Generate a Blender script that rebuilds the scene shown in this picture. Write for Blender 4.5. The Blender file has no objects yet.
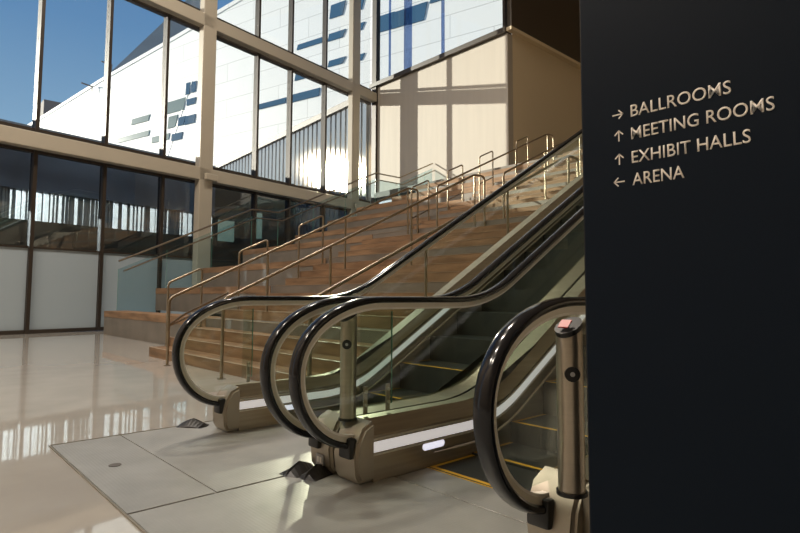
import bpy, bmesh, math, random
from mathutils import Vector, Matrix
random.seed(7)
S = bpy.context.scene
COL = S.collection

# ------------------------------------------------------------------ materials
def mat(name, color, rough=.5, metal=0., spec=.5, coat=0., bump=None, noise=None, emit=None, es=0., aniso=0.):
    m = bpy.data.materials.new(name); m.use_nodes = True
    nt = m.node_tree; b = nt.nodes['Principled BSDF']
    b.inputs['Base Color'].default_value = (*color, 1)
    b.inputs['Roughness'].default_value = rough
    b.inputs['Metallic'].default_value = metal
    b.inputs['Specular IOR Level'].default_value = spec
    b.inputs['Coat Weight'].default_value = coat
    if coat: b.inputs['Coat Roughness'].default_value = .08
    if emit:
        b.inputs['Emission Color'].default_value = (*emit, 1); b.inputs['Emission Strength'].default_value = es
    tc = nt.nodes.new('ShaderNodeTexCoord')
    if noise:                       # (scale vector, amount)
        mp = nt.nodes.new('ShaderNodeMapping'); mp.inputs['Scale'].default_value = noise[0]
        nz = nt.nodes.new('ShaderNodeTexNoise'); nz.inputs['Scale'].default_value = 1; nz.inputs['Detail'].default_value = 5
        nt.links.new(tc.outputs['Object'], mp.inputs[0]); nt.links.new(mp.outputs[0], nz.inputs['Vector'])
        mx = nt.nodes.new('ShaderNodeMix'); mx.data_type = 'RGBA'
        a = noise[1]
        mx.inputs['A'].default_value = tuple(c*(1-a) for c in color)+(1,)
        mx.inputs['B'].default_value = tuple(min(1, c*(1+a)) for c in color)+(1,)
        cr = nt.nodes.new('ShaderNodeMapRange'); cr.inputs['From Min'].default_value = .3; cr.inputs['From Max'].default_value = .7
        nt.links.new(nz.outputs['Fac'], cr.inputs['Value']); nt.links.new(cr.outputs[0], mx.inputs['Factor'])
        nt.links.new(mx.outputs['Result'], b.inputs['Base Color'])
    if bump:                        # (scale vector, strength)
        mp = nt.nodes.new('ShaderNodeMapping'); mp.inputs['Scale'].default_value = bump[0]
        nz = nt.nodes.new('ShaderNodeTexNoise'); nz.inputs['Scale'].default_value = 1; nz.inputs['Detail'].default_value = 4
        bp = nt.nodes.new('ShaderNodeBump'); bp.inputs['Strength'].default_value = bump[1]; bp.inputs['Distance'].default_value = .02
        nt.links.new(tc.outputs['Object'], mp.inputs[0]); nt.links.new(mp.outputs[0], nz.inputs['Vector'])
        nt.links.new(nz.outputs['Fac'], bp.inputs['Height']); nt.links.new(bp.outputs[0], b.inputs['Normal'])
    return m

def glass_mat(name, tint, refl=.08, rough=0.):
    m = bpy.data.materials.new(name); m.use_nodes = True; nt = m.node_tree; nt.nodes.clear()
    o = nt.nodes.new('ShaderNodeOutputMaterial')
    t = nt.nodes.new('ShaderNodeBsdfTransparent'); t.inputs[0].default_value = (*tint, 1)
    g = nt.nodes.new('ShaderNodeBsdfGlossy'); g.inputs['Roughness'].default_value = rough; g.inputs[0].default_value = (1, 1, 1, 1)
    lw = nt.nodes.new('ShaderNodeLayerWeight'); lw.inputs['Blend'].default_value = .15
    mr = nt.nodes.new('ShaderNodeMapRange'); mr.inputs['To Min'].default_value = refl*.5; mr.inputs['To Max'].default_value = min(1, refl*6)
    mx = nt.nodes.new('ShaderNodeMixShader')
    nt.links.new(lw.outputs['Fresnel'], mr.inputs[0]); nt.links.new(mr.outputs[0], mx.inputs[0])
    nt.links.new(t.outputs[0], mx.inputs[1]); nt.links.new(g.outputs[0], mx.inputs[2]); nt.links.new(mx.outputs[0], o.inputs[0])
    return m

M = {}
M['floor'] = mat('polished_terrazzo', (.455, .437, .405), .03, spec=.5, noise=((2.2, 2.2, 2.2), .07), bump=((1.1, 1.1, 1), .02))
M['plate'] = mat('steel_tread_plate', (.41, .41, .385), .42, .4, noise=((3, 3, 3), .12))
M['seam'] = mat('dark_seam', (.12, .11, .10), .6)
M['beam'] = mat('cream_painted_steel', (.49, .44, .355), .45)
M['mullion'] = mat('bronze_mullion', (.045, .034, .026), .45, .2)
M['frost'] = mat('frosted_glass', (.40, .47, .52), .5, spec=.2)
M['glass'] = glass_mat('facade_glass', (.90, .93, .93), .05)
M['glass_low'] = glass_mat('lower_facade_glass', (.62, .70, .76), .16)
M['glass_bal'] = glass_mat('balustrade_glass', (.90, .94, .91), .035)
M['shade_tint'] = glass_mat('blue_shade_tint', (.42, .50, .68), .1)
M['glass_edge'] = mat('green_glass_edge', (.12, .34, .27), .1, spec=.8)
M['glass_guard'] = glass_mat('guard_glass', (.80, .89, .91), .06)
M['steel'] = mat('brushed_steel', (.46, .41, .335), .3, .9, noise=((2, 2, 60), .06))
M['steel_dark'] = mat('dark_brushed_steel', (.42, .365, .28), .36, .75, noise=((2, 2, 50), .1))
M['bronze'] = mat('warm_rail_steel', (.36, .30, .22), .3, 1.)
M['guide'] = mat('handrail_guide_metal', (.74, .70, .60), .35, .35)
M['offwhite'] = mat('bright_strip', (.92, .90, .84), .3, .3)
M['rubber'] = mat('black_handrail_rubber', (.008, .009, .012), .14, spec=.45, coat=.0)
M['black'] = mat('black_plastic', (.012, .012, .012), .35)
M['wedge'] = mat('wedge_rubber', (.014, .013, .012), .4)
M['led'] = mat('lit_skirt_strip', (.85, .85, .85), .4, emit=(1, .95, .93), es=.42)
M['pill'] = mat('lit_pill_lamp', (.9, .9, .95), .4, emit=(.86, .86, 1.), es=.8)
M['step'] = mat('dark_step', (.045, .05, .047), .4, .3)
M['yellow'] = mat('yellow_edge', (.85, .50, .03), .5)
M['wood'] = mat('stair_wood', (.265, .163, .092), .65, spec=.25, noise=((9, 1.3, 9), .36))
M['conc'] = mat('stair_concrete', (.19, .165, .135), .6, noise=((2, 2, 2), .14))
M['nose'] = mat('grey_nosing', (.36, .27, .19), .5)
M['wallw'] = mat('cream_panel_wall', (.50, .455, .39), .6, noise=((.3, 4, .3), .04))
M['walls'] = mat('tan_side_wall', (.80, .68, .48), .6)
M['soffit'] = mat('dark_brown_soffit', (.07, .055, .04), .35)
M['sign'] = mat('charcoal_sign_panel', (.004, .0095, .019), .5, spec=.14)
M['letter'] = mat('off_white_lettering', (.92, .85, .76), .5)
M['bwhite'] = None
M['bwin'] = mat('blue_window_glass', (.06, .13, .21), .12, spec=.8)
M['bwing'] = mat('grey_green_window_glass', (.25, .31, .29), .15, spec=.8)
M['bgrey'] = mat('grey_roof_cladding', (.36, .36, .36), .6, noise=((.3, .3, .3), .08))
M['bbrown'] = mat('brown_block', (.22, .18, .16), .7)
M['fascia'] = mat('link_fascia', (.26, .31, .40), .3, noise=((.4, .4, .4), .3))
M['fin'] = mat('pale_fins', (.42, .44, .44), .5)
M['linkdark'] = mat('link_dark_wall', (.06, .06, .05), .3, noise=((.7, .7, 1.4), .5))
M['flute'] = mat('fluted_metal', (.36, .38, .42), .7, spec=.1)
M['flute_dark'] = mat('fluted_metal_trim', (.22, .19, .16), .5)
M['pave'] = mat('pavement', (.40, .38, .35), .8, noise=((1, 1, 1), .1))
M['ceil'] = mat('ceiling_white', (.55, .48, .40), .7)
M['room'] = mat('lobby_wall', (.46, .38, .29), .7)
M['fill_disc'] = mat('lit_fill_disc', (1, 1, 1), .5, emit=(1, .86, .68), es=4)
M['red'] = mat('red_lens', (.5, .03, .02), .3)
M['label'] = mat('grey_sticker', (.45, .45, .46), .5)
M['lit'] = mat('lit_window_glass', (.3, .33, .27), .3, emit=(.75, .85, .6), es=.35)
M['cap'] = mat('brushed_end_cap', (.44, .39, .315), .46, .75)
M['rod'] = mat('brush_rod', (.50, .43, .33), .35, .8)

def brickish(name, c1, c2, mortar, w, h, msize, axes, rough=.5, emit=0):
    m = bpy.data.materials.new(name); m.use_nodes = True; nt = m.node_tree; b = nt.nodes['Principled BSDF']
    b.inputs['Roughness'].default_value = rough
    tc = nt.nodes.new('ShaderNodeTexCoord'); sp = nt.nodes.new('ShaderNodeSeparateXYZ'); cb = nt.nodes.new('ShaderNodeCombineXYZ')
    nt.links.new(tc.outputs['Object'], sp.inputs[0])
    nt.links.new(sp.outputs[axes[0]], cb.inputs[0]); nt.links.new(sp.outputs[axes[1]], cb.inputs[1])
    br = nt.nodes.new('ShaderNodeTexBrick'); br.inputs['Scale'].default_value = 1
    br.inputs['Brick Width'].default_value = w; br.inputs['Row Height'].default_value = h; br.inputs['Mortar Size'].default_value = msize
    br.inputs['Color1'].default_value = (*c1, 1); br.inputs['Color2'].default_value = (*c2, 1); br.inputs['Mortar'].default_value = (*mortar, 1)
    nt.links.new(cb.outputs[0], br.inputs['Vector']); nt.links.new(br.outputs['Color'], b.inputs['Base Color'])
    return m
M['bwhite'] = brickish('white_facade_panels', (.95, .94, .91), (.91, .90, .87), (.55, .55, .53), 9.5, 2.45, .035, (1, 2), .5)

# polished face of the fluted metal: a tight real highlight of the sun
nt = M['flute'].node_tree; b = nt.nodes['Principled BSDF']; out = nt.nodes['Material Output']
g = nt.nodes.new('ShaderNodeBsdfAnisotropic'); g.distribution = 'BECKMANN'; g.inputs['Roughness'].default_value = .115; g.inputs['Color'].default_value = (1, .9, .75, 1)
mx = nt.nodes.new('ShaderNodeMixShader'); mx.inputs[0].default_value = .3
nt.links.new(b.outputs[0], mx.inputs[1]); nt.links.new(g.outputs[0], mx.inputs[2]); nt.links.new(mx.outputs[0], out.inputs['Surface'])

# tread plate: fine raised dots
nt = M['plate'].node_tree; b = nt.nodes['Principled BSDF']
tc = nt.nodes.new('ShaderNodeTexCoord'); vo = nt.nodes.new('ShaderNodeTexVoronoi'); vo.inputs['Scale'].default_value = 55; vo.inputs['Randomness'].default_value = .0
bp = nt.nodes.new('ShaderNodeBump'); bp.inputs['Strength'].default_value = .35; bp.inputs['Distance'].default_value = .004
nt.links.new(tc.outputs['Object'], vo.inputs['Vector']); nt.links.new(vo.outputs['Distance'], bp.inputs['Height']); nt.links.new(bp.outputs[0], b.inputs['Normal'])

# step: fine grooves along X
nt = M['step'].node_tree; b = nt.nodes['Principled BSDF']
tc = nt.nodes.new('ShaderNodeTexCoord'); wv = nt.nodes.new('ShaderNodeTexWave'); wv.bands_direction = 'Y'; wv.inputs['Scale'].default_value = 30
bp = nt.nodes.new('ShaderNodeBump'); bp.inputs['Strength'].default_value = .3; bp.inputs['Distance'].default_value = .01
nt.links.new(tc.outputs['Object'], wv.inputs['Vector']); nt.links.new(wv.outputs['Fac'], bp.inputs['Height']); nt.links.new(bp.outputs[0], b.inputs['Normal'])

# ------------------------------------------------------------------ helpers
class MB:
    def __init__(s): s.bm = bmesh.new(); s.mi = 0
    def _f(s, vs):
        try:
            f = s.bm.faces.new(vs); f.material_index = s.mi; return f
        except ValueError: return None
    def box(s, x0, x1, y0, y1, z0, z1, bev=0.):
        b2 = bmesh.new(); bmesh.ops.create_cube(b2, size=1)
        for v in b2.verts: v.co = Vector(((x0+x1)/2+v.co.x*(x1-x0), (y0+y1)/2+v.co.y*(y1-y0), (z0+z1)/2+v.co.z*(z1-z0)))
        if bev: bmesh.ops.bevel(b2, geom=b2.edges[:], offset=bev, segments=2, affect='EDGES', profile=.5)
        s.merge(b2); return s
    def merge(s, b2, mtx=None):
        mp = {}
        for v in b2.verts: mp[v] = s.bm.verts.new(mtx @ v.co if mtx else v.co)
        for f in b2.faces: s._f([mp[v] for v in f.verts])
        b2.free()
    def prism(s, pts, d):                # closed polygon (3D pts) extruded by vector d
        d = Vector(d); a = [s.bm.verts.new(Vector(p)) for p in pts]; c = [s.bm.verts.new(Vector(p)+d) for p in pts]
        s._f(a); s._f(c[::-1]); n = len(a)
        for i in range(n): s._f([a[i], c[i], c[(i+1) % n], a[(i+1) % n]])
        return s
    def tube(s, pts, r, seg=10, caps=True):
        pts = [Vector(p) for p in pts]; rings = []
        up = None
        for i, p in enumerate(pts):
            t = (pts[min(i+1, len(pts)-1)]-pts[max(i-1, 0)]).normalized()
            if up is None: up = Vector((0, 0, 1)) if abs(t.z) < .9 else Vector((0, 1, 0))
            a = t.cross(up)
            if a.length < 1e-4: a = t.cross(Vector((1, 0, 0)))
            a.normalize(); bb = a.cross(t).normalized(); up = bb
            rr = r[i] if isinstance(r, (list, tuple)) else r
            rings.append([s.bm.verts.new(p+a*math.cos(2*math.pi*k/seg)*rr+bb*math.sin(2*math.pi*k/seg)*rr) for k in range(seg)])
        for i in range(len(rings)-1):
            for k in range(seg): s._f([rings[i][k], rings[i][(k+1) % seg], rings[i+1][(k+1) % seg], rings[i+1][k]])
        if caps: s._f(rings[0][::-1]); s._f(rings[-1])
        return s
    def sweep_xz(s, path, prof):         # path = [(x,z,nx,nz)], prof = [(y, n)] closed
        rings = [[s.bm.verts.new((x+nx*n, y, z+nz*n)) for (y, n) in prof] for (x, z, nx, nz) in path]
        m = len(prof)
        for i in range(len(rings)-1):
            for k in range(m): s._f([rings[i][k], rings[i][(k+1) % m], rings[i+1][(k+1) % m], rings[i+1][k]])
        s._f(rings[0][::-1]); s._f(rings[-1]); return s
    def build(s, name, mats, parent=None, smooth=False, loc=None):
        bmesh.ops.recalc_face_normals(s.bm, faces=s.bm.faces[:])
        me = bpy.data.meshes.new(name); s.bm.to_mesh(me); s.bm.free()
        o = bpy.data.objects.new(name, me); COL.objects.link(o)
        for m in (mats if isinstance(mats, (list, tuple)) else [mats]): me.materials.append(m)
        if smooth:
            for p in me.polygons: p.use_smooth = True
            try: me.set_sharp_from_angle(angle=math.radians(40))
            except Exception: pass
        if parent:
            o.parent = parent
            if loc is None: o.location = -parent.matrix_basis.translation if parent.parent is None else (0, 0, 0)
        if loc is not None: o.location = loc
        return o

def tag(o, label=None, cat=None, group=None, kind=None):
    if label: o['label'] = label
    if cat: o['category'] = cat
    if group: o['group'] = group
    if kind: o['kind'] = kind
    return o
def empty(name, loc=(0, 0, 0)):
    o = bpy.data.objects.new(name, None); COL.objects.link(o); o.location = loc; return o
def struct(o): o['kind'] = 'structure'; return o
def rebase(o):
    """move a mesh's origin to its base centre"""
    me = o.data; xs = [v.co for v in me.vertices]
    c = Vector(((min(v.x for v in xs)+max(v.x for v in xs))/2, (min(v.y for v in xs)+max(v.y for v in xs))/2, min(v.z for v in xs)))
    me.transform(Matrix.Translation(-c)); o.location = o.location+c; return o
def copy_tree(o, parent=None):
    c = o.copy(); COL.objects.link(c)
    if parent: c.parent = parent
    for ch in [x for x in bpy.data.objects if x.parent == o]: copy_tree(ch, c)
    return c

F0 = Vector((2.21, 17.23, 0))
XW = 16.52
YF = F0.y+.195*(XW-F0.x)
# ------------------------------------------------------------------ floor and plates
struct(MB().box(-12, 30, -12, 17.4, -.2, 0).build('floor', M['floor']))
# stainless landing plates at the foot of the escalators
plates = [(.87, 1.30, 2.79, 4.37), (1.30, 2.38, 2.79, 4.37), (.87, 2.14, .62, 2.78), (2.14, 2.395, 1.33, 2.37), (.87, 2.14, -1.2, .61)]
desc = ['narrow steel tread plate at the far left corner of the escalator landing',
        'wide steel tread plate at the foot of the left escalator',
        'large steel tread plate in front of the right escalator',
        'steel comb plate between the skirts of the right escalator',
        'steel tread plate beneath the dark directional sign']
for (x0, x1, y0, y1), d in zip(plates, desc):
    g = .004
    tag(rebase(MB().box(x0+g, x1-g, y0+g, y1-g, 0, .006, .0015).build('floor_plate', M['plate'])), d, 'floor plate', 'steel plates on the escalator landing')
m = MB(); m.box(.86, .869, -1.2, 4.382, 0, .008); m.box(.86, 2.38, 4.374, 4.382, 0, .008)
tag(m.build('plate_edging', M['steel_dark']), 'thin steel edging strip around the landing plates', 'edging')
m = MB()
m.prism([(1.055+.035*math.cos(a*math.pi/6), 3.62+.035*math.sin(a*math.pi/6), .006) for a in range(12)], (0, 0, .003))
tag(rebase(m.build('lifting_hole_cover', M['seam'])), 'small dark round lifting hole in the narrow steel plate', 'cover')

# ------------------------------------------------------------------ rubber floor wedges
def wedge(x, y, label):
    m = MB(); n = 9; rows = []
    for j, (yy, h, w) in enumerate([(-.07, .0, .85), (-.066, .010, .87), (-.009, .058, 1.), (.0, .040, 1.), (.009, .058, 1.), (.066, .010, .87), (.07, 0, .85)]):
        r = []
        for i in range(n):
            u = i/(n-1); r.append(m.bm.verts.new(((u-.5)*.23*w, yy, max(0, h*(1-abs(2*u-1))**.6))))
        rows.append(r)
    for j in range(len(rows)-1):
        for i in range(n-1): m._f([rows[j][i], rows[j][i+1], rows[j+1][i+1], rows[j+1][i]])
    m._f([r[0] for r in rows][::-1]+[]) ; m._f([r[-1] for r in rows])
    per = rows[0]+[r[-1] for r in rows[1:]]+rows[-1][::-1][1:]+[r[0] for r in rows[::-1]][1:-1]
    m._f(per[::-1])
    o = m.build('floor_wedge', M['wedge'], smooth=False); o.location = (x, y, .006); o.rotation_euler.z = math.radians(-25)
    tag(o, label, 'floor wedge', 'black rubber wedges at the escalator newels'); return o
wedge(1.80, 4.30, 'black rubber wedge alone by the leftmost escalator newel').rotation_euler.z = math.radians(-50)
wedge(1.80, 2.80, 'rear black rubber wedge of the pair before the middle newels').rotation_euler.z = math.radians(15)
wedge(1.845, 2.685, 'front black rubber wedge of the pair before the middle newels').rotation_euler.z = math.radians(15)

# ------------------------------------------------------------------ escalators
K = 3.05; SL = math.tan(math.radians(30)); TOPZ = 5.70; XT = K+TOPZ/SL
R1 = 1.15
def rise(x, k=K):
    """height of the incline line with rounded knees"""
    tl = R1*math.tan(math.radians(15)); th = math.radians(30)
    a0, a1 = k-tl, k+tl*math.cos(th)
    if x <= a0: return 0.
    if x < a1: return R1-math.sqrt(max(0, R1*R1-(x-a0)**2))
    xt = k+TOPZ/SL; b0, b1 = xt-tl*math.cos(th), xt+tl
    if x <= b0: return (x-k)*SL
    if x < b1: return TOPZ-(R1-math.sqrt(max(0, R1*R1-(b1-x)**2)))
    return TOPZ
XE = XT+2.2                       # end of the top newel
def xs_range(x0, x1):
    out = [x0]; x = x0
    while x < x1-1e-6:
        fine = abs(x-K) < .6 or abs(x-XT) < .6
        x = min(x1, x+(.06 if fine else .5)); out.append(x)
    return out
def line_path(x0, x1, z):         # offset line along the incline at height z
    pts = [(x, z+rise(x)) for x in xs_range(x0, x1)]
    return with_normals(pts)
def with_normals(pts):
    out = []
    for i, (x, z) in enumerate(pts):
        a = pts[max(0, i-1)]; b = pts[min(len(pts)-1, i+1)]
        tx, tz = b[0]-a[0], b[1]-a[1]; l = math.hypot(tx, tz)
        out.append((x, z, -tz/l, tx/l))
    return out
ZT, ZB = .985, .200
def newel(cx, zc, side, n=28):
    """from the bottom inlet round to the top; an egg-shaped loop, wider above"""
    pts = []
    for i in range(n+1):
        a = -math.pi/2-math.pi*i/n      # -90 -> -270 (through 180)
        c, s = math.cos(a), math.sin(a)
        ax = .40 if s < 0 else .40+.16*s
        pts.append((cx+side*(ax*c+ (0 if s < 0 else .16*s)), zc+.3925*s))
    return pts
def rail_points():
    low = newel(1.93, .5925, 1)
    mid = [(x, ZT+rise(x)) for x in xs_range(2.15, XE-.42)]
    hi = [(XE-.42-(x-1.93), z+TOPZ) for (x, z) in newel(1.93, .5925, 1)][::-1]
    return [(1.99, .20)]+low+mid[1:]+hi[1:]
RP = with_normals(rail_points())       # normal points outward (up on the top run)?
# make normals point to the outside of the loop
fix = []
for (x, z, nx, nz) in RP: fix.append((x, z, nx, nz))
RP = fix

def balustrade(esc, yc, inner, names):
    """yc = handrail plane, inner = +1/-1 direction in y towards the steps"""
    hw = .040
    # handrail belt: rounded C section; n>0 is outside
    prof = []
    for k in range(13):
        a = math.pi*k/12; prof.append((yc+hw*math.cos(a), .000+.017*math.sin(a)))
    prof += [(yc-hw, -.012), (yc-hw+.008, -.020), (yc+hw-.008, -.020), (yc+hw, -.012)]
    MB().sweep_xz(RP, prof).build('handrail', M['rubber'], esc, smooth=True)
    g = [(yc-.024, -.020), (yc+.024, -.020), (yc+.020, -.046), (yc-.020, -.046)]
    MB().sweep_xz(RP, g).build('handrail_guide', M['guide'], esc, smooth=True)
    g = [(yc-.0145, -.046), (yc+.0145, -.046), (yc+.0145, -.058), (yc-.0145, -.058)]
    MB().sweep_xz(RP, g).build('highlight_strip', M['offwhite'], esc, smooth=True)  # pale strip painting in the highlight along the glass edge
    # glass panels following the loop
    edges = [1.2, 2.62]+[2.62+1.15*i for i in range(1, 10)]+[XE-1.6, XE]
    edges = sorted(e for e in edges if e <= XE)
    inn = [(x-nx*.05, z-nz*.05) for (x, z, nx, nz) in RP]
    lowloop = inn[:30]
    def top_z(x): return ZT+rise(x)-.05/ math.cos(math.radians(30) if K < x < XT else 0)
    for a, b in zip(edges[:-1], edges[1:]):
        m = MB()
        if a < 1.5:      # newel glass
            pts = [(x, z) for (x, z) in lowloop if z > .30 or x < 1.9]
            pts = [(x, z) for (x, z) in pts if z > .285]
            pts += [(x, top_z(x)) for x in (2.3, 2.45, b-.005)] + [(b-.005, .30+rise(b)), (1.75, .30)]
        elif b > XE-.1:
            hi = [(XE-.42-(x-1.93), z+TOPZ) for (x, z) in lowloop][::-1]
            pts = [(a+.005, .30+rise(a)), (a+.005, top_z(a))]+[(x, z) for (x, z) in hi if z > .30+TOPZ and x > a+.02]
        else:
            xs = [a+.005+(b-a-.01)*i/10 for i in range(11)]
            pts = [(x, .30+rise(x)) for x in xs]+[(x, top_z(x)) for x in xs[::-1]]
        m.prism([(x, yc-.005, z) for (x, z) in pts], (0, .010, 0))
        m.build('glass_panel', M['glass_bal'], esc)
    # deck, sloped inner panel, skirt, outer cladding
    ysk = yc+inner*.072; yo = yc-inner*.135
    xs0, xs1 = 1.99, XE-.45
    L = line_path(xs0, xs1, 0)
    def prof_line(pr): return MB().sweep_xz([(x, z, 0, 1) for (x, z, _, _) in L], pr)
    prof_line([(yc-inner*.135, .315), (yc+inner*.012, .325), (yc+inner*.012, .305), (yc-inner*.135, .300)]).build('deck', M['steel_dark'], esc, smooth=False)
    prof_line([(yc+inner*.012, .332), (ysk+inner*.004, .252), (ysk+inner*.004, .238), (yc+inner*.006, .318)]).build('inner_deck', M['steel_dark'], esc)
    prof_line([(ysk, .240), (ysk, -.30), (ysk-inner*.012, -.30), (ysk-inner*.012, .240)]).build('skirt', M['steel_dark'], esc)
    prof_line([(ysk, .216), (ysk+inner*.003, .216), (ysk+inner*.003, .160), (ysk, .160)]).build('skirt_light_strip', M['led'], esc)
    prof_line([(ysk, .238), (ysk+inner*.006, .236), (ysk+inner*.006, .226), (ysk, .224)]).build('skirt_moulding', M['guide'], esc)
    prof_line([(ysk, .152), (ysk+inner*.005, .151), (ysk+inner*.005, .143), (ysk, .142)]).build('skirt_moulding', M['guide'], esc)
    prof_line([(yo, .312), (yo, -.30), (yo+inner*.012, -.30), (yo+inner*.012, .312)]).build('outer_cladding', M['steel_dark'], esc)
    # brush rod above the steps
    pts = [(x, ysk+inner*.028, .085+rise(x)) for x in xs_range(2.50, XE-1.2)]
    rr = [.003, .007]+[.010]*(len(pts)-2)
    MB().tube([(2.44, ysk+inner*.020, .085)]+pts[1:], rr[:len(pts)] if len(rr) >= len(pts) else .01, 8).build('skirt_brush', M['rod'], esc, smooth=True)
    # lit pill lamp in the skirt
    m = MB(); pp = []
    for k in range(24):
        a = 2*math.pi*k/24; pp.append((2.455+(.070 if math.cos(a) > 0 else -.070)+.021*math.cos(a), ysk+inner*.0005, .124+.021*math.sin(a)))
    m.prism(pp, (0, inner*.004, 0)).build('skirt_lamp', M['pill'], esc)
    # rounded end caps, bottom and top
    y0, y1 = sorted((ysk, yo))
    m = MB(); prf = [(1.992, .010), (1.905, .010), (1.880, .05), (1.870, .15), (1.885, .22), (1.925, .295), (1.992, .326)]
    m.prism([(x, y0-.003, z) for x, z in prf], (0, y1-y0+.006, 0))
    bmesh.ops.bevel(m.bm, geom=[e for e in m.bm.edges if abs(e.verts[0].co.y-e.verts[1].co.y) < 1e-5 and min(e.verts[0].co.x, e.verts[1].co.x) < 1.95], offset=.018, segments=3, affect='EDGES')
    cap = m.build('end_cap', M['cap'], esc, smooth=True)
    MB().box(1.845, 1.895, yc-.050, yc+.050, .140, .250, .012).build('handrail_inlet', M['black'], cap, smooth=True, loc=(0, 0, 0))
    m = MB(); m.prism([(XE-.49-(x-1.99), y0-.003, z+TOPZ) for x, z in prf], (0, y1-y0+.006, 0))
    m.build('end_cap', M['cap'], esc)

def escalator(yl, yr, label):
    esc = empty('escalator', (2.0, (yl+yr)/2, 0))
    tag(esc, label, 'escalator', 'pair of escalators')
    balustrade(esc, yl, -1, None)
    balustrade(esc, yr, 1, None)
    s0, s1 = yr+.078, yl-.078
    # steps
    n = int((XT+.4-2.40)/.4)
    for k in range(n):
        x0 = 2.40+.4*k; z = rise(x0+.1)
        z += .0065; m = MB(); m.box(x0, x0+.395, s0, s1, z-.02, z); m.box(x0, x0+.012, s0, s1, z-.24, z-.02)
        m.mi = 1 if k < 4 else 0
        e = .0012; w = .026
        m.box(x0+.012, x0+w+.012, s0+.003, s1-.003, z, z+e)
        m.box(x0+w+.012, x0+.393, s0+.003, s0+.003+w, z, z+e); m.box(x0+w+.012, x0+.393, s1-.003-w, s1-.003, z, z+e)
        m.build('step', [M['step'], M['yellow']], esc)
    MB().box(2.39, 2.3985, s0, s1, -.01, .0075).build('comb', M['yellow'], esc)
    # truss under the incline
    pts = [(2.05, -.02), (K-.1, -.02)]+[(K+.2, -.02+rise(K+.2)-.25), (XT-.3, rise(XT-.3)-.3), (XT+1.6, TOPZ-.3), (XT+1.6, TOPZ-1.1), (XT-.2, TOPZ-1.1), (K+1.2, -.0)]
    MB().prism([(x, s0-.06, z) for x, z in pts], (0, s1-s0+.12, 0)).build('truss', M['steel_dark'], esc)
    return esc
E1 = escalator(4.0, 2.745, 'left escalator, beside the wooden staircase, with dark steps and glass balustrades')
E2 = escalator(2.45, 1.25, 'right escalator, nearer the dark sign, with yellow-edged dark steps')

def post(esc, x, y):
    m = MB(); r = .046; seg = 24
    # cylinder with slanted top
    def ring(z, sl=0, rr=r): return [m.bm.verts.new((x+rr*math.cos(2*math.pi*k/seg), y+rr*math.sin(2*math.pi*k/seg), z+sl*(math.cos(2*math.pi*k/seg))))for k in range(seg)]
    rs = [ring(.325), ring(.84), ring(.885, .028)]
    for a, b in zip(rs, rs[1:]):
        for k in range(seg): m._f([a[k], a[(k+1) % seg], b[(k+1) % seg], b[k]])
    m._f(rs[0][::-1]); m._f(rs[-1])
    p = m.build('sensor_post', M['steel'], esc, smooth=True)
    m = MB(); t = [(x+r*1.02*math.cos(2*math.pi*k/seg), y+r*1.02*math.sin(2*math.pi*k/seg), .886+.028*math.cos(2*math.pi*k/seg)) for k in range(seg)]
    m.prism(t, (-.006, 0, .016)).build('post_cap', M['black'], p, loc=(0, 0, 0))
    m = MB(); m.prism([(x-.052+.012, y-.02, .893), (x-.012, y-.02, .917), (x-.012, y+.02, .917), (x-.04, y+.02, .893)], (-.002, 0, .004)).build('indicator_lens', M['red'], p, loc=(0, 0, 0))
    d = Vector((-x, -y, 0)).normalized() if False else Vector((-.75, -.66, 0)); s_ = Vector((d.y, -d.x, 0))
    def disc(rad, off, th, mm, nm):
        c = Vector((x, y, .735))+d*off
        MB().prism([c+s_*rad*math.cos(a*math.pi/9)+Vector((0, 0, rad*math.sin(a*math.pi/9))) for a in range(18)], d*th).build(nm, mm, p, loc=(0, 0, 0))
    disc(.0265, .036, .014, M['black'], 'sensor_ring'); disc(.008, .050, .003, M['label'], 'sensor_eye')
    MB().tube([(x, y, .318), (x, y, .332)], .053, 24).build('post_foot', M['black'], p, smooth=True, loc=(0, 0, 0))
post(E2, 1.935, 2.535)
post(E2, 1.80, 1.075)

def apron(esc, y0, y1, sticker):
    m = MB(); m.box(1.93, 2.10, y0, y1, .008, .30, .014)
    a = m.build('base_cover', M['cap'], esc, smooth=True)
    if sticker:
        MB().box(1.9285, 1.9305, sticker-.028, sticker+.028, .045, .105).build('sticker', M['label'], a, loc=(0, 0, 0))
        MB().box(1.9275, 1.929, sticker-.016, sticker-.004, .06, .09).build('sticker_mark', M['offwhite'], a, loc=(0, 0, 0))
for e_, yy in ((E1, 2.705), (E2, 1.165)):
    st = MB().box(1.866, 1.876, yy-.035, yy+.035, .05, .11, .002).build('sticker', M['label'], e_)
    MB().box(1.8645, 1.866, yy-.022, yy-.004, .065, .095).build('sticker_mark', M['offwhite'], st, loc=(0, 0, 0))
    MB().box(1.8645, 1.866, yy+.004, yy+.022, .065, .095).build('sticker_mark', M['offwhite'], st, loc=(0, 0, 0))
apron(E2, 2.5875, 2.603, None)
apron(E2, .96, 1.12, None)
MB().box(1.955, 2.03, .95, 1.15, .02, .20, .01).build('base_plinth', M['steel_dark'], E2)

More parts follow.
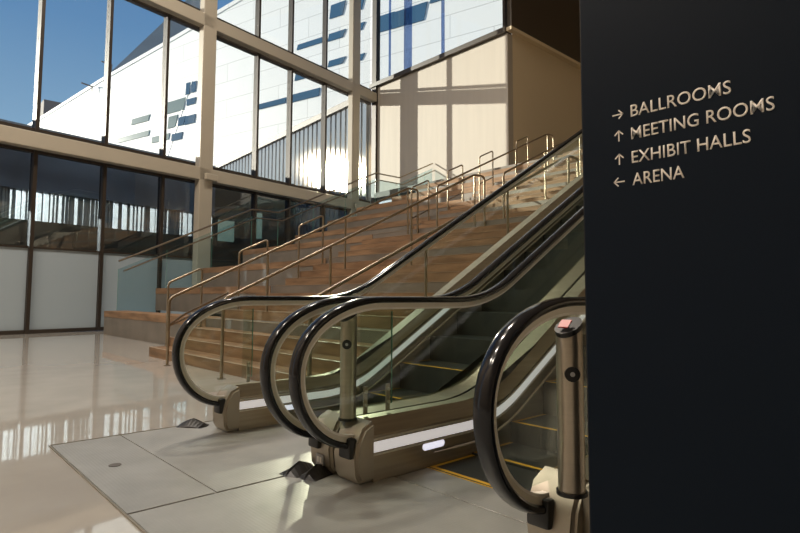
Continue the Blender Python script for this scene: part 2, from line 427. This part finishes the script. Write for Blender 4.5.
# small glass barrier plates clamped on the decks
def barrier(x0, x1, y, z0, z1, label, edge_right=True):
    g = MB().box(x0, x1, y-.006, y+.006, z0, z1).build('barrier_glass', M['glass_bal'])
    root = empty('glass_barrier', ((x0+x1)/2, y, z0-.03)); tag(root, label, 'glass barrier', 'small glass barriers beside the newels')
    g.parent = root; g.location = -root.location
    MB().box(x1, x1+.002, y-.006, y+.006, z0, z1).build('glass_edge', M['glass_edge'], root)
    for xc in ((x0+.03, x1-.04) if x1-x0 > .1 else (x1-.035,)):
        c = MB().box(xc-.014, xc+.014, y-.018, y-.006, z0-.035, z0+.12, .003).build('clamp', M['steel_dark'], root)
        for zc in (z0+.015, z0+.09):
            MB().tube([(xc, y-.018, zc), (xc, y-.026, zc)], .010, 12).build('bolt', M['guide'], c, smooth=True, loc=(0, 0, 0))
barrier(2.04, 2.28, 2.56, .364, .91, 'narrow green-edged glass plate bolted beside the middle sensor post')
barrier(2.10, 2.18, 4.11, .364, .90, 'narrow green-edged glass plate inside the leftmost newel loop')

# ------------------------------------------------------------------ staircase
stair = empty('staircase', (3.3, 8, 0))
tag(stair, 'wide wooden staircase with grey landings climbing beside the escalators', 'staircase')
YS0, YS1 = 4.42, 9.75
fronts = []          # (x, z top)
for i in range(16): fronts.append((3.3+.32*i, .15*(i+1)))
for i in range(14): fronts.append((9.0+.32*i, 2.4+.15*(i+1)))
for i in range(8): fronts.append((13.9+.32*i, 4.5+.15*(i+1)))
for i, (x, z) in enumerate(fronts):
    nx = fronts[i+1][0] if i+1 < len(fronts) else 16.5
    grey = (i+1) % 4 == 0
    m = MB(); m.box(x, nx+.03, YS0, YS1, z-.15, z-.0)
    m.mi = 1; m.box(x-.006, x+.03, YS0, YS1, z-.001, z+.004)
    m.build('step', [M['conc'] if grey else M['wood'], M['nose']], stair)
pts = [(3.45, 0)]
for x, z in fronts: pts += [(x+.06, z-.152)] if z > .2 else []
pts += [(16.5, 5.54), (16.5, 0)]
MB().prism([(x, YS0+.005, z) for x, z in pts], (0, YS1-YS0-.01, 0)).build('stair_base', M['conc'], stair)
def sz(x):
    z = 0
    for fx, fz in fronts:
        if x >= fx: z = fz
    return z
def tier_front(k):
    z = .6*k
    for fx, fz in fronts:
        if fz > z-.01: return fx
TF = [tier_front(k) for k in range(1, 10)]
order = ['lowest', 'second lowest', 'third lowest', 'fourth', 'fifth', 'sixth', 'seventh', 'eighth', 'topmost']
for k, x in enumerate(TF):
    z = .6*(k+1); nx = TF[k+1] if k+1 < len(TF) else 16.5
    r = empty('seating_tier', (x, 12.9, z-.6))
    tag(r, f'{order[k]} wood-topped concrete seating tier left of the wooden steps', 'seating tier', 'concrete seating tiers beside the staircase')
    MB().box(x, nx+.6 if k < 8 else nx, YS1+.004, 16.0, z-.6 if k else 0, z-.152).build('concrete_block', M['conc'], r)
    m = MB(); m.box(x-.008, x+.55, YS1+.004, 16.0, z-.15, z)
    m.build('wood_top', M['wood'], r)
struct(MB().box(16.25, XW, YS1, YF-.5, 5.46, 5.7).build('offwhite_5', M['conc']))
struct(MB().box(XW, 29.7, -3, 12.2, 5.4, 5.7).build('floor_upper', M['conc']))
struct(MB().box(15.1, XW, -3, 4.3, 5.4, 5.69).build('offwhite_6', M['conc']))

# ------------------------------------------------------------------ stair rails
def rounded(pts, r=.07, n=4):
    out = [Vector(pts[0])]
    for a, b, c in zip(pts, pts[1:], pts[2:]):
        a, b, c = Vector(a), Vector(b), Vector(c); u = (a-b).normalized(); v = (c-b).normalized()
        for i in range(n+1):
            t = i/n; p = (b+u*r)*(1-t)**2+b*2*t*(1-t)+(b+v*r)*t*t; out.append(p)
    out.append(Vector(pts[-1])); return out
def rail(y, x0, x1, z0, z1, label, zbase, step_n=1.3, low=True, zb0=None, both=True):
    root = empty('stair_handrail', (x0, y, zb0 if zb0 is not None else sz(x0)))
    tag(root, label, 'handrail', 'stair handrails')
    zb0 = sz(x0-.02) if zb0 is None else zb0
    sl = (z1-z0)/(x1-x0)
    pts = [(x0, y, zb0), (x0, y, z0), (x1, y, z1), (x1+.28, y, z1), (x1+.28, y, sz(x1+.28))]
    MB().tube(rounded(pts), .021, 10).build('top_rail', M['bronze'], root, smooth=True)
    n = max(1, round((x1-x0)/step_n))
    for i in range(1, n):
        x = x0+(x1-x0)*i/n
        MB().tube([(x, y, sz(x)-.001), (x, y, z0+sl*(x-x0)-.015)], .018, 10).build('post', M['bronze'], root, smooth=True)
    m = MB().tube([(x1, y, z1-.01), (x1, y, sz(x1))], .018, 10).build('post', M['bronze'], root, smooth=True)
    if low:   # short lower return near the foot
        MB().tube(rounded([(x0+.02, y, z0-.38), (x0+.2, y, z0-.34+.2*sl), (x0+.9, y, z0-.34+.9*sl)]), .016, 8).build('lower_return', M['bronze'], root, smooth=True)
    MB().tube([(x0, y, zb0), (x0, y, zb0+.008)], .05, 16).build('foot_flange', M['bronze'], root, smooth=True)
G = .469
rail(8.28, 3.06, 7.80, .96, .96+.475*4.74, 'long handrail on the first flight, left of the stairs\' middle', 0, 1.5)
rail(6.52, 3.06, 7.80, .96, .96+.475*4.74, 'long handrail on the first flight, right of the stairs\' middle', 0, 1.5, low=False)
rail(4.62, 3.06, 7.80, .96, .96+.475*4.74, 'handrail on the first flight just behind the leftmost escalator balustrade', 0, 1.5, low=False)
rail(8.28, 8.66, 12.95, 3.37, 3.37+.468*4.29, 'upper flight handrail whose end crosses the cream wall corner', 0, 1.45, low=False)
rail(6.52, 8.66, 12.95, 3.37, 3.37+.468*4.29, 'upper flight handrail vanishing behind the escalator handrail near the sign', 0, 1.45, low=False)
where = ['first loop, on the bottom tread', 'second loop from the bottom', 'third loop from the bottom', 'fourth loop from the bottom', 'fifth loop from the bottom', 'sixth loop, below the cream wall', 'seventh loop, before the cream wall', 'eighth loop, near the top']
for k in range(8):
    if k == 3: continue
    a = TF[k]-.70; b = a+.58; y = 9.70
    za, zb = sz(a), sz(b); zt = max(sz(a), .15)+1.07
    r = empty('grab_rail', (a, y, za)); tag(r, f'bronze looped grab rail left of the steps, {where[k]}', 'grab rail', 'short grab rails at the seating tiers')
    MB().tube(rounded([(a, y, za), (a, y, zt), (b, y, zt+.27), (b, y, zb)]), .019, 10).build('loop', M['bronze'], r, smooth=True)
    MB().tube([(a, y, zt-.75), (b, y, zt-.75+.27)], .015, 8).build('lower_bar', M['bronze'], r, smooth=True)

# glass guard along the far left edge of the tiers
gd = empty('glass_guard', (4.4, 15.9, 0)); tag(gd, 'glass guard with double handrail along the far left edge of the tiers', 'guard')
def gz(x):      # guard surface line
    if x < 8.37: return .6+.469*(x-4.6)*1.0
    if x < 9.3: return .6+.469*3.77
    if x < 13.4: return .6+.469*3.77+.469*(x-9.3)
    if x < 14.6: return .6+.469*3.77+.469*4.1
    return min(5.7, .6+.469*3.77+.469*4.1+.469*(x-14.6))
brk = [4.55, 5.8, 7.1, 8.37, 9.3, 10.65, 12., 13.4, 14.6, 16., 16.45]
for a, b in zip(brk, brk[1:]):
    za = max(.02, gz(a)-.55); zb = max(.02, gz(b)-.55)
    if a < 4.6: za = .02; zb = gz(b)-.55
    g = MB().prism([(a+.01, 16.01, za), (b-.01, 16.01, zb), (b-.01, 16.01, gz(b)+1.12), (a+.01, 16.01, gz(a)+1.12)], (0, .014, 0)).build('glass_panel', M['glass_guard'], gd)
    MB().box(a+.008, a+.012, 16.009, 16.025, za, gz(a)+1.12).build('glass_edge', M['glass_edge'], g, loc=(0, 0, 0))
MB().tube([(x, 15.98, gz(x)+1.33) for x in brk], .026, 8).build('top_rail', M['bronze'], gd, smooth=True)
MB().tube([(x+.12, 15.93, gz(x)+1.07) for x in brk], .020, 8).build('lower_rail', M['bronze'], gd, smooth=True)
for x in (4.9, 6.4, 7.9, 9.6, 11.2, 12.8, 14.4, 16.):
    MB().tube([(x, 15.93, gz(x)+1.05), (x, 15.99, gz(x)+1.0)], .012, 6).build('rail_bracket', M['bronze'], gd, smooth=True)

# ------------------------------------------------------------------ glazed facade (left)
FA = math.atan(.195)
fdir = Vector((math.cos(FA), math.sin(FA), 0)); fn = Vector((-math.sin(FA), math.cos(FA), 0))   # fn points outside
def fmtx(): return Matrix.Translation(F0) @ Matrix.Rotation(FA, 4, 'Z')
FM = fmtx()
def fbox(m, u0, u1, v0, v1, z0, z1, bev=0):
    m2 = MB(); m2.box(u0, u1, v0, v1, z0, z1, bev)
    m.merge(m2.bm, FM)
def fu(px_x):   # not used for placement, kept metric
    return px_x
U_END = 14.45
us = [-5.0, -3.15, -1.30, .56, 2.36, 4.16, 5.88, 7.80, 9.45, 11.38, 13.20, U_END]
ZL0, ZL1, ZU0, ZU1, ZTOP = 4.80, 5.22, 10.02, 10.44, 15.6
for i, (a, b) in enumerate(zip(us, us[1:])):
    w = empty(f'window_{i+1}'); struct(w)
    m = MB(); fbox(m, a-.045, a+.045, -.12, .12, 0, ZTOP); m.build('mullion', M['mullion'], w, loc=(0, 0, 0))
    m = MB()
    for z in (.0, ZL0-.06, ZL1, ZU0-.06, ZU1+.14): fbox(m, a+.045, b-.045, -.08, .10, z, z+(.17 if z == ZL1 else .10))
    fbox(m, a+.045, b-.045, -.05, .05, 2.22, 2.27)
    m.build('transom', M['mullion'], w, loc=(0, 0, 0))
    if a < 5.5: lo = 2.24
    else: lo = .1
    if lo > 1:
        m = MB(); fbox(m, a+.045, b-.045, -.012, .012, .1, 2.22); m.build('frosted_pane', M['frost'], w, loc=(0, 0, 0))
    for z0, z1, mm in ((lo+.03, ZL0-.06, M['glass_low']), (ZL1+.1, ZU0-.1, M['glass']), (ZU1+.0, ZTOP, M['glass'])):
        m = MB(); fbox(m, a+.045, b-.045, -.008, .008, z0, z1); m.build('pane', mm, w, loc=(0, 0, 0))
m = MB(); fbox(m, us[0]-6, U_END, -.40, -.125, ZL0, ZL1, .02); struct(m.build('offwhite_1', M['beam']))
m = MB(); fbox(m, us[0]-6, U_END, -.40, -.125, ZU0, ZU1, .02); struct(m.build('offwhite_2', M['beam']))
m = MB(); fbox(m, us[0]-8, us[0]-.05, -.15, .15, 0, ZTOP); struct(m.build('wall_left', M['room']))
for u, lab in ((5.50, 'cream box column left of the sun, between the glass panes'), (13.0, 'cream box column by the cream wall, right of the sun')):
    m = MB(); fbox(m, u-.25, u+.25, -.40, -.125, 0, ZTOP, .02)
    c = empty('column', FM @ Vector((u, -.4, 0))); tag(c, lab, 'column', 'cream columns of the glass facade')
    m.build('shaft', M['beam'], c)
    m = MB(); fbox(m, u-.14, u+.34, -.58, -.48, ZL0-.0, ZL0+.22, .03); m.build('bracket', M['beam'], c)

# upper return glazing over the cream wall, with blue-tinted strips added to imitate shade bands
w = empty('window_12'); struct(w)
MB().box(XW-.12, XW+.12, YF-.42, YF-.12, 0, ZTOP).build('mullion', M['mullion'], w, loc=(0, 0, 0))
MB().box(XW-.10, XW+.10, 12.24, 12.34, 10.95, ZTOP).build('mullion', M['mullion'], w, loc=(0, 0, 0))
MB().box(XW-.01, XW+.01, 12.34, YF-.42, 10.95, ZTOP).build('pane', M['glass'], w, loc=(0, 0, 0))
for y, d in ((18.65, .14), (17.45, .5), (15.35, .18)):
    MB().box(XW-.12, XW-.10, y-d/2, y+d/2, 10.95, ZTOP).build('shade_band', M['shade_tint'], w, loc=(0, 0, 0))
struct(MB().box(XW-.18, XW+.25, 12.2, YF, 10.75, 10.93).build('offwhite_3', M['soffit']))
# cream wall and its return
struct(MB().box(XW, XW+.3, 12.2, YF-.1, 5.4, 10.74).build('wall_far', M['wallw']))
struct(MB().box(XW+.301, 30, 12.2, 12.5, 5.4, 10.8).build('wall_right', M['walls']))
struct(MB().box(XW-.02, 30, 12.0, 12.18, 10.93, ZTOP).build('ceiling_soffit', M['soffit']))
struct(MB().box(XW-.06, 30, 11.98, 12.2, 10.80, 10.93).build('offwhite_4', M['walls']))
struct(MB().box(29.7, 30, -12, 13.2, 0, ZTOP).build('wall_back', M['walls']))

# ceiling, lobby walls out of frame
struct(MB().prism([(-12, -12, ZTOP), (30, -12, ZTOP), (30, 12.2, ZTOP), (XW, 12.2, ZTOP), (XW, YF, ZTOP), (-12, F0.y-.195*14.21, ZTOP)], (0, 0, .3)).build('ceiling', M['ceil']))
struct(MB().box(-12.3, -12, -12, 13, 0, ZTOP).build('wall_lobby', M['room']))
struct(MB().box(-12, 30, -12.3, -12, 0, ZTOP).build('wall_rear', M['room']))
for i, (x, y) in enumerate([(-4, 8), (1.5, 9.5), (6, 11), (-9, 7), (-8, 11)]):  # added fill lamps, out of view, to brighten the interior
    o = empty('fill_lamp', (x, y, ZTOP)); tag(o, 'added unseen warm downlight high above the lobby', 'fill lamp', 'added fill lamps')
    MB().tube([(x, y, ZTOP-.08), (x, y, ZTOP-.001)], .45, 24).build('housing', M['black'], o)
    MB().tube([(x, y, ZTOP-.09), (x, y, ZTOP-.081)], .40, 24).build('diffuser', M['fill_disc'], o)
    l = bpy.data.lights.new('fill', 'AREA'); l.shape = 'DISK'; l.size = 1.0; l.energy = 610; l.color = (1, .89, .76)
    lo = bpy.data.objects.new('fill', l); COL.objects.link(lo); lo.location = (x, y, ZTOP-.15)

# ------------------------------------------------------------------ directional sign
sg = empty('directional_sign', (1.76, .30, 0))
tag(sg, 'tall charcoal directional sign with off-white arrows and room names', 'sign')
MB().box(1.70, 1.82, -.35, .953, 0, 2.6, .004).build('panel', M['sign'], sg)
MB().box(1.71, 1.81, .953, .960, 0, 2.6).build('edge_trim', M['black'], sg)
def text_line(txt, z, yl, yr, cap=.0385):
    cu = bpy.data.curves.new('lettering', 'FONT'); cu.body = txt; cu.size = 1; cu.resolution_u = 4; cu.offset = .004
    ob = bpy.data.objects.new('t', cu); COL.objects.link(ob)
    dg = bpy.context.evaluated_depsgraph_get(); dg.update()
    me = bpy.data.meshes.new_from_object(ob.evaluated_get(dg)); bpy.data.objects.remove(ob)
    xs = [v.co.x for v in me.vertices]; ys = [v.co.y for v in me.vertices]
    x0, x1 = min(xs), max(xs)
    capz = .73*1.0 if True else max(ys)
    capz = max(ys)+min(0, min(ys)) if False else sorted(ys)[int(len(ys)*.98)]
    for v in me.vertices:
        u = (v.co.x-x0)/(x1-x0)
        v.co = Vector((1.6985, yl+(yr-yl)*u, z+v.co.y/capz*cap))
    o = bpy.data.objects.new('lettering', me); COL.objects.link(o); me.materials.append(M['letter'])
    bm = bmesh.new(); bm.from_mesh(me)
    r = bmesh.ops.extrude_face_region(bm, geom=bm.faces[:]); 
    for v in [e for e in r['geom'] if isinstance(e, bmesh.types.BMVert)]: v.co.x += .0012
    bmesh.ops.recalc_face_normals(bm, faces=bm.faces[:]); bm.to_mesh(me); bm.free()
    o.parent = sg; o.location = -sg.location; return o
lines = [('BALLROOMS', 1.565, .502, 'r'), ('MEETING ROOMS', 1.4935, .401, 'u'), ('EXHIBIT HALLS', 1.418, .459, 'u'), ('ARENA', 1.348, .632, 'l')]
for t, z, yr, ar in lines:
    text_line(t, z, .786, yr, .0375)
    c = Vector((0, .8285, z+.017)); h = .0165; th = .0021
    if ar == 'u': c = Vector((0, .8265, z+.019))
    m = MB()
    def stroke(p, q):
        p = Vector(p); q = Vector(q); d = (q-p).normalized(); n = Vector((-d.y, d.x))*th
        p = p-d*th*.5; q = q+d*th*.5
        # 2D (right, up) -> world y = c.y - right
        m.prism([(1.6992, c.y-a.x, c.z+a.y) for a in (p+n, q+n, q-n, p-n)], (.0012, 0, 0))
    rot = {'r': 0, 'u': math.pi/2, 'l': math.pi}[ar]
    def rr(x, y): return Vector((x*math.cos(rot)-y*math.sin(rot), x*math.sin(rot)+y*math.cos(rot)))
    stroke(rr(-h, 0), rr(h, 0)); stroke(rr(h, 0), rr(h-.013, .013)); stroke(rr(h, 0), rr(h-.013, -.013))
    m.build('arrow', M['letter'], sg)

# ------------------------------------------------------------------ outside
tag(MB().box(-60, 140, 18.0, 200, -.4, -.1).build('pavement', M['pave']), 'grey paved ground outside the glass facade', 'ground')
# white clad building
P0 = Vector((38.3, 46.3, 0)); BA = math.atan2(.967, -.255)
bd = empty('office_building', P0); bd.rotation_euler.z = BA-math.pi/2
tag(bd, 'bright white panel-clad building with blue window ribbons beyond the glass', 'building')
# local frame: y = along the facade, -x = towards the hall, z up
body = [(0, -30, 0), (0, 110, 0), (0, 110, 28), (0, 74.3, 33.1), (0, 54.8, 36.1), (0, 37.4, 38.2), (0, 29.8, 39.2), (0, -30, 47)]
MB().prism(body, (6, 0, 0)).build('walls', M['bwhite'], bd, loc=(0, 0, 0))
MB().prism([(-.12, y, z-.45) for (_, y, z) in body[2:]]+[(-.12, y, z+.1) for (_, y, z) in body[2:][::-1]], (.5, 0, 0)).build('parapet', M['bwhite'], bd, loc=(0, 0, 0))
wins = [(45.38, 41.07, 27.0, 27.9), (36.64, 32.78, 27.2, 28.9), (36.27, 34.47, 25.0, 26.7), (33.96, 32.66, 25.0, 26.2), (32.39, 31.57, 29.2, 30.9), (31.19, 30.26, 29.3, 30.8),
        (32.09, 30.26, 27.6, 28.5), (32.39, 30.26, 24.9, 26.1), (35.31, 32.99, 23.0, 24.0), (40.0, 35.96, 23.4, 24.3), (48.93, 40.8, 24.7, 25.5), (17.66, 13.08, 24.48, 25.15), (12.83, 7.73, 24.34, 25.28),
        (11.58, 7.47, 26.91, 27.91), (11.34, 7.38, 30.67, 31.3), (6.47, 4.25, 30.53, 31.38), (6.42, 4.21, 27.45, 28.16), (6.23, 4.3, 33.19, 34.77), (2.54, 1.56, 30.7, 31.51), (2.49, 1.52, 27.22, 27.92),
        (2.57, 1.59, 33.08, 34.49), (-0.22, -2.4, 29.75, 31.57), (-2.47, -4.37, 29.71, 31.49), (-4.56, -6.46, 29.65, 31.51), (-7.18, -10.51, 31.2, 32.5)]
for i, (a, b, z0, z1) in enumerate(wins):
    sk = .45 if i < 4 or i > 12 else .2
    MB().prism([(-.10, b, z0), (-.10, a, z0), (-.10, a-sk*.5, z1), (-.10, b-sk, z1)], (.12, 0, 0)).build('window', M['bwing'] if i in (0, 1, 9, 10, 2) else M['bwin'], bd, loc=(0, 0, 0))
# diagonal joint strip
MB().prism([(-.06, 36.9, 20), (-.06, 36.6, 20), (-.06, 31.0, 31), (-.06, 31.3, 31)], (.08, 0, 0)).build('joint_strip', M['offwhite'], bd, loc=(0, 0, 0))
# grey roof volume behind
r = MB().prism([(25, 111.4, 0), (46, 104.8, 0), (46, 104.8, 66), (25, 111.4, 36.8)], (3, 9.5, 0)).build('roof_volume', M['bgrey'])
tag(rebase(r), 'tall grey sloped-top volume rising behind the white building', 'building')
r = MB().box(20.5, 24.4, 122, 126, 0, 37.9).build('service_block', M['bbrown'])
tag(rebase(r), 'small brown service block at the low end of the white roofline', 'building')
for px_, (x, y, z) in (('a', (21.9, 100.5, 35.1)), ('b', (24.5, 99.7, 39.2))):
    r = empty('roof_rod', (x+.8, y, z-.9)); tag(r, 'thin bracketed rod jutting from the white roofline, ' + ('lower one' if px_ == 'a' else 'upper one'), 'roof fitting', 'rods on the white roof')
    MB().tube([(x+1.6, y, z-.9), (x+1.6, y, z+.2)], .07, 6).build('mast', M['bbrown'], r)
    MB().tube([(x+1.7, y, z+.0), (x, y, z+.25)], .12, 6).build('arm', M['bbrown'], r)

# fluted metal annex beyond the cream wall
an = empty('metal_annex', (XW, 22, 0)); tag(an, 'lower building clad in vertical fluted grey metal where the sun glints', 'building')
m = MB(); y = YF+.35
top = lambda yy: 10.65-(yy-21)*.045
while y < 40:
    m.box(XW-.06, XW+.25, y, y+.28, 0, top(y)-.3); y += .42
m.box(XW+.05, XW+.3, YF+.3, 40, 0, top(40)-.3)
m.build('fluted_cladding', M['flute'], an)
MB().prism([(XW-.2, YF+.3, top(YF)-.3), (XW-.2, 40, top(40)-.3), (XW-.2, 40, top(40)), (XW-.2, YF+.3, top(YF))], (.6, 0, 0)).build('coping', M['flute_dark'], an)

# glazed link building just outside the lower panes
lk = empty('link_building', FM @ Vector((2, 6.3, 0))); tag(lk, 'dim link building with a band of pale fins behind the lower panes', 'building')
def lbox(nm, mm, u0, u1, v0, v1, z0, z1):
    m = MB(); fbox(m, u0, u1, v0, v1, z0, z1); return m.build(nm, mm, lk)
lbox('fascia', M['fascia'], -12, 10.5, 6.2, 6.7, 4.8, 7.14)
lbox('roof_slab', M['fascia'], -12, 10.5, 6.7, 12, 6.9, 7.14)
lbox('lower_wall', M['linkdark'], -12, 10.5, 6.3, 6.7, -.1, 3.7)
m = MB(); u = -11.9
while u < 10.4:
    fbox(m, u, u+random.choice([.03, .05, .08]), 6.35, 6.70, 3.7, 4.8); u += random.choice([.10, .13, .17, .24])
m.build('fins', M['fin'], lk)
lbox('glazed_wing', M['linkdark'], 10.5, 15.5, 6.2, 12, -.1, 7.1)
for a, b, z0, z1 in ((10.7, 11.6, 3.6, 4.6), (12.9, 13.3, 3.9, 5.2)):
    lbox('lit_window', M['lit'], a, b, 6.15, 6.2, z0, z1)

# ------------------------------------------------------------------ world, sun, glint
wd = bpy.data.worlds.new('sky'); S.world = wd; wd.use_nodes = True; nt = wd.node_tree; bg = nt.nodes['Background']
tc = nt.nodes.new('ShaderNodeTexCoord'); sp = nt.nodes.new('ShaderNodeSeparateXYZ'); cr = nt.nodes.new('ShaderNodeValToRGB')
cr.color_ramp.elements[0].position = 0.; cr.color_ramp.elements[0].color = (.62, .68, .72, 1)
cr.color_ramp.elements[1].position = .6; cr.color_ramp.elements[1].color = (.08, .20, .45, 1)
e = cr.color_ramp.elements.new(.2); e.color = (.32, .50, .70, 1)
e = cr.color_ramp.elements.new(.40); e.color = (.15, .31, .56, 1)
nt.links.new(tc.outputs['Generated'], sp.inputs[0]); nt.links.new(sp.outputs['Z'], cr.inputs[0]); nt.links.new(cr.outputs[0], bg.inputs[0])
bg.inputs[1].default_value = 1.0
def aim(o, d): o.rotation_euler = Vector(d).to_track_quat('-Z', 'Y').to_euler()
sun = bpy.data.lights.new('sun', 'SUN'); sun.energy = 6.8; sun.angle = math.radians(.5); sun.color = (1, .90, .76)
so = bpy.data.objects.new('sun', sun); COL.objects.link(so); aim(so, (.575, -.788, -.2145))
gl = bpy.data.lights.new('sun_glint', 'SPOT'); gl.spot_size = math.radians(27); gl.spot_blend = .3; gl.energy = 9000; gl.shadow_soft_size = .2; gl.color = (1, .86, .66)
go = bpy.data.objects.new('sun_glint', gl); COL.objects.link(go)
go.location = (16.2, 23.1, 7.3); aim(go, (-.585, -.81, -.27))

# ------------------------------------------------------------------ camera
f = 562.5; pitch = math.atan(40.6/f); yaw = math.radians(47.5); roll = .0041
Fv = Vector((math.cos(yaw)*math.cos(pitch), math.sin(yaw)*math.cos(pitch), math.sin(pitch)))
Rv = Vector((math.sin(yaw), -math.cos(yaw), 0)); Uv = Rv.cross(Fv)
Rc = Rv*math.cos(roll)+Uv*math.sin(roll); Uc = Uv*math.cos(roll)-Rv*math.sin(roll)
cam = bpy.data.cameras.new('camera'); co = bpy.data.objects.new('camera', cam); COL.objects.link(co)
mt = Matrix.Identity(4)
for i in range(3): mt[i][0] = Rc[i]; mt[i][1] = Uc[i]; mt[i][2] = -Fv[i]
mt.translation = Vector((0, 0, 1.0)); co.matrix_world = mt
cam.sensor_width = 36; cam.lens = f/800*36; cam.shift_y = -10.5/800; cam.clip_end = 500
S.camera = co

S.view_settings.view_transform = 'Standard'; S.view_settings.look = 'None'; S.view_settings.gamma = 1; S.view_settings.use_curve_mapping = False
S.view_settings.exposure = 0.
c = S.cycles; c.use_denoising = True; c.max_bounces = 10; c.transparent_max_bounces = 24; c.glossy_bounces = 5; c.diffuse_bounces = 4
c.sample_clamp_indirect = 4; c.caustics_reflective = False; c.caustics_refractive = False; c.blur_glossy = .3
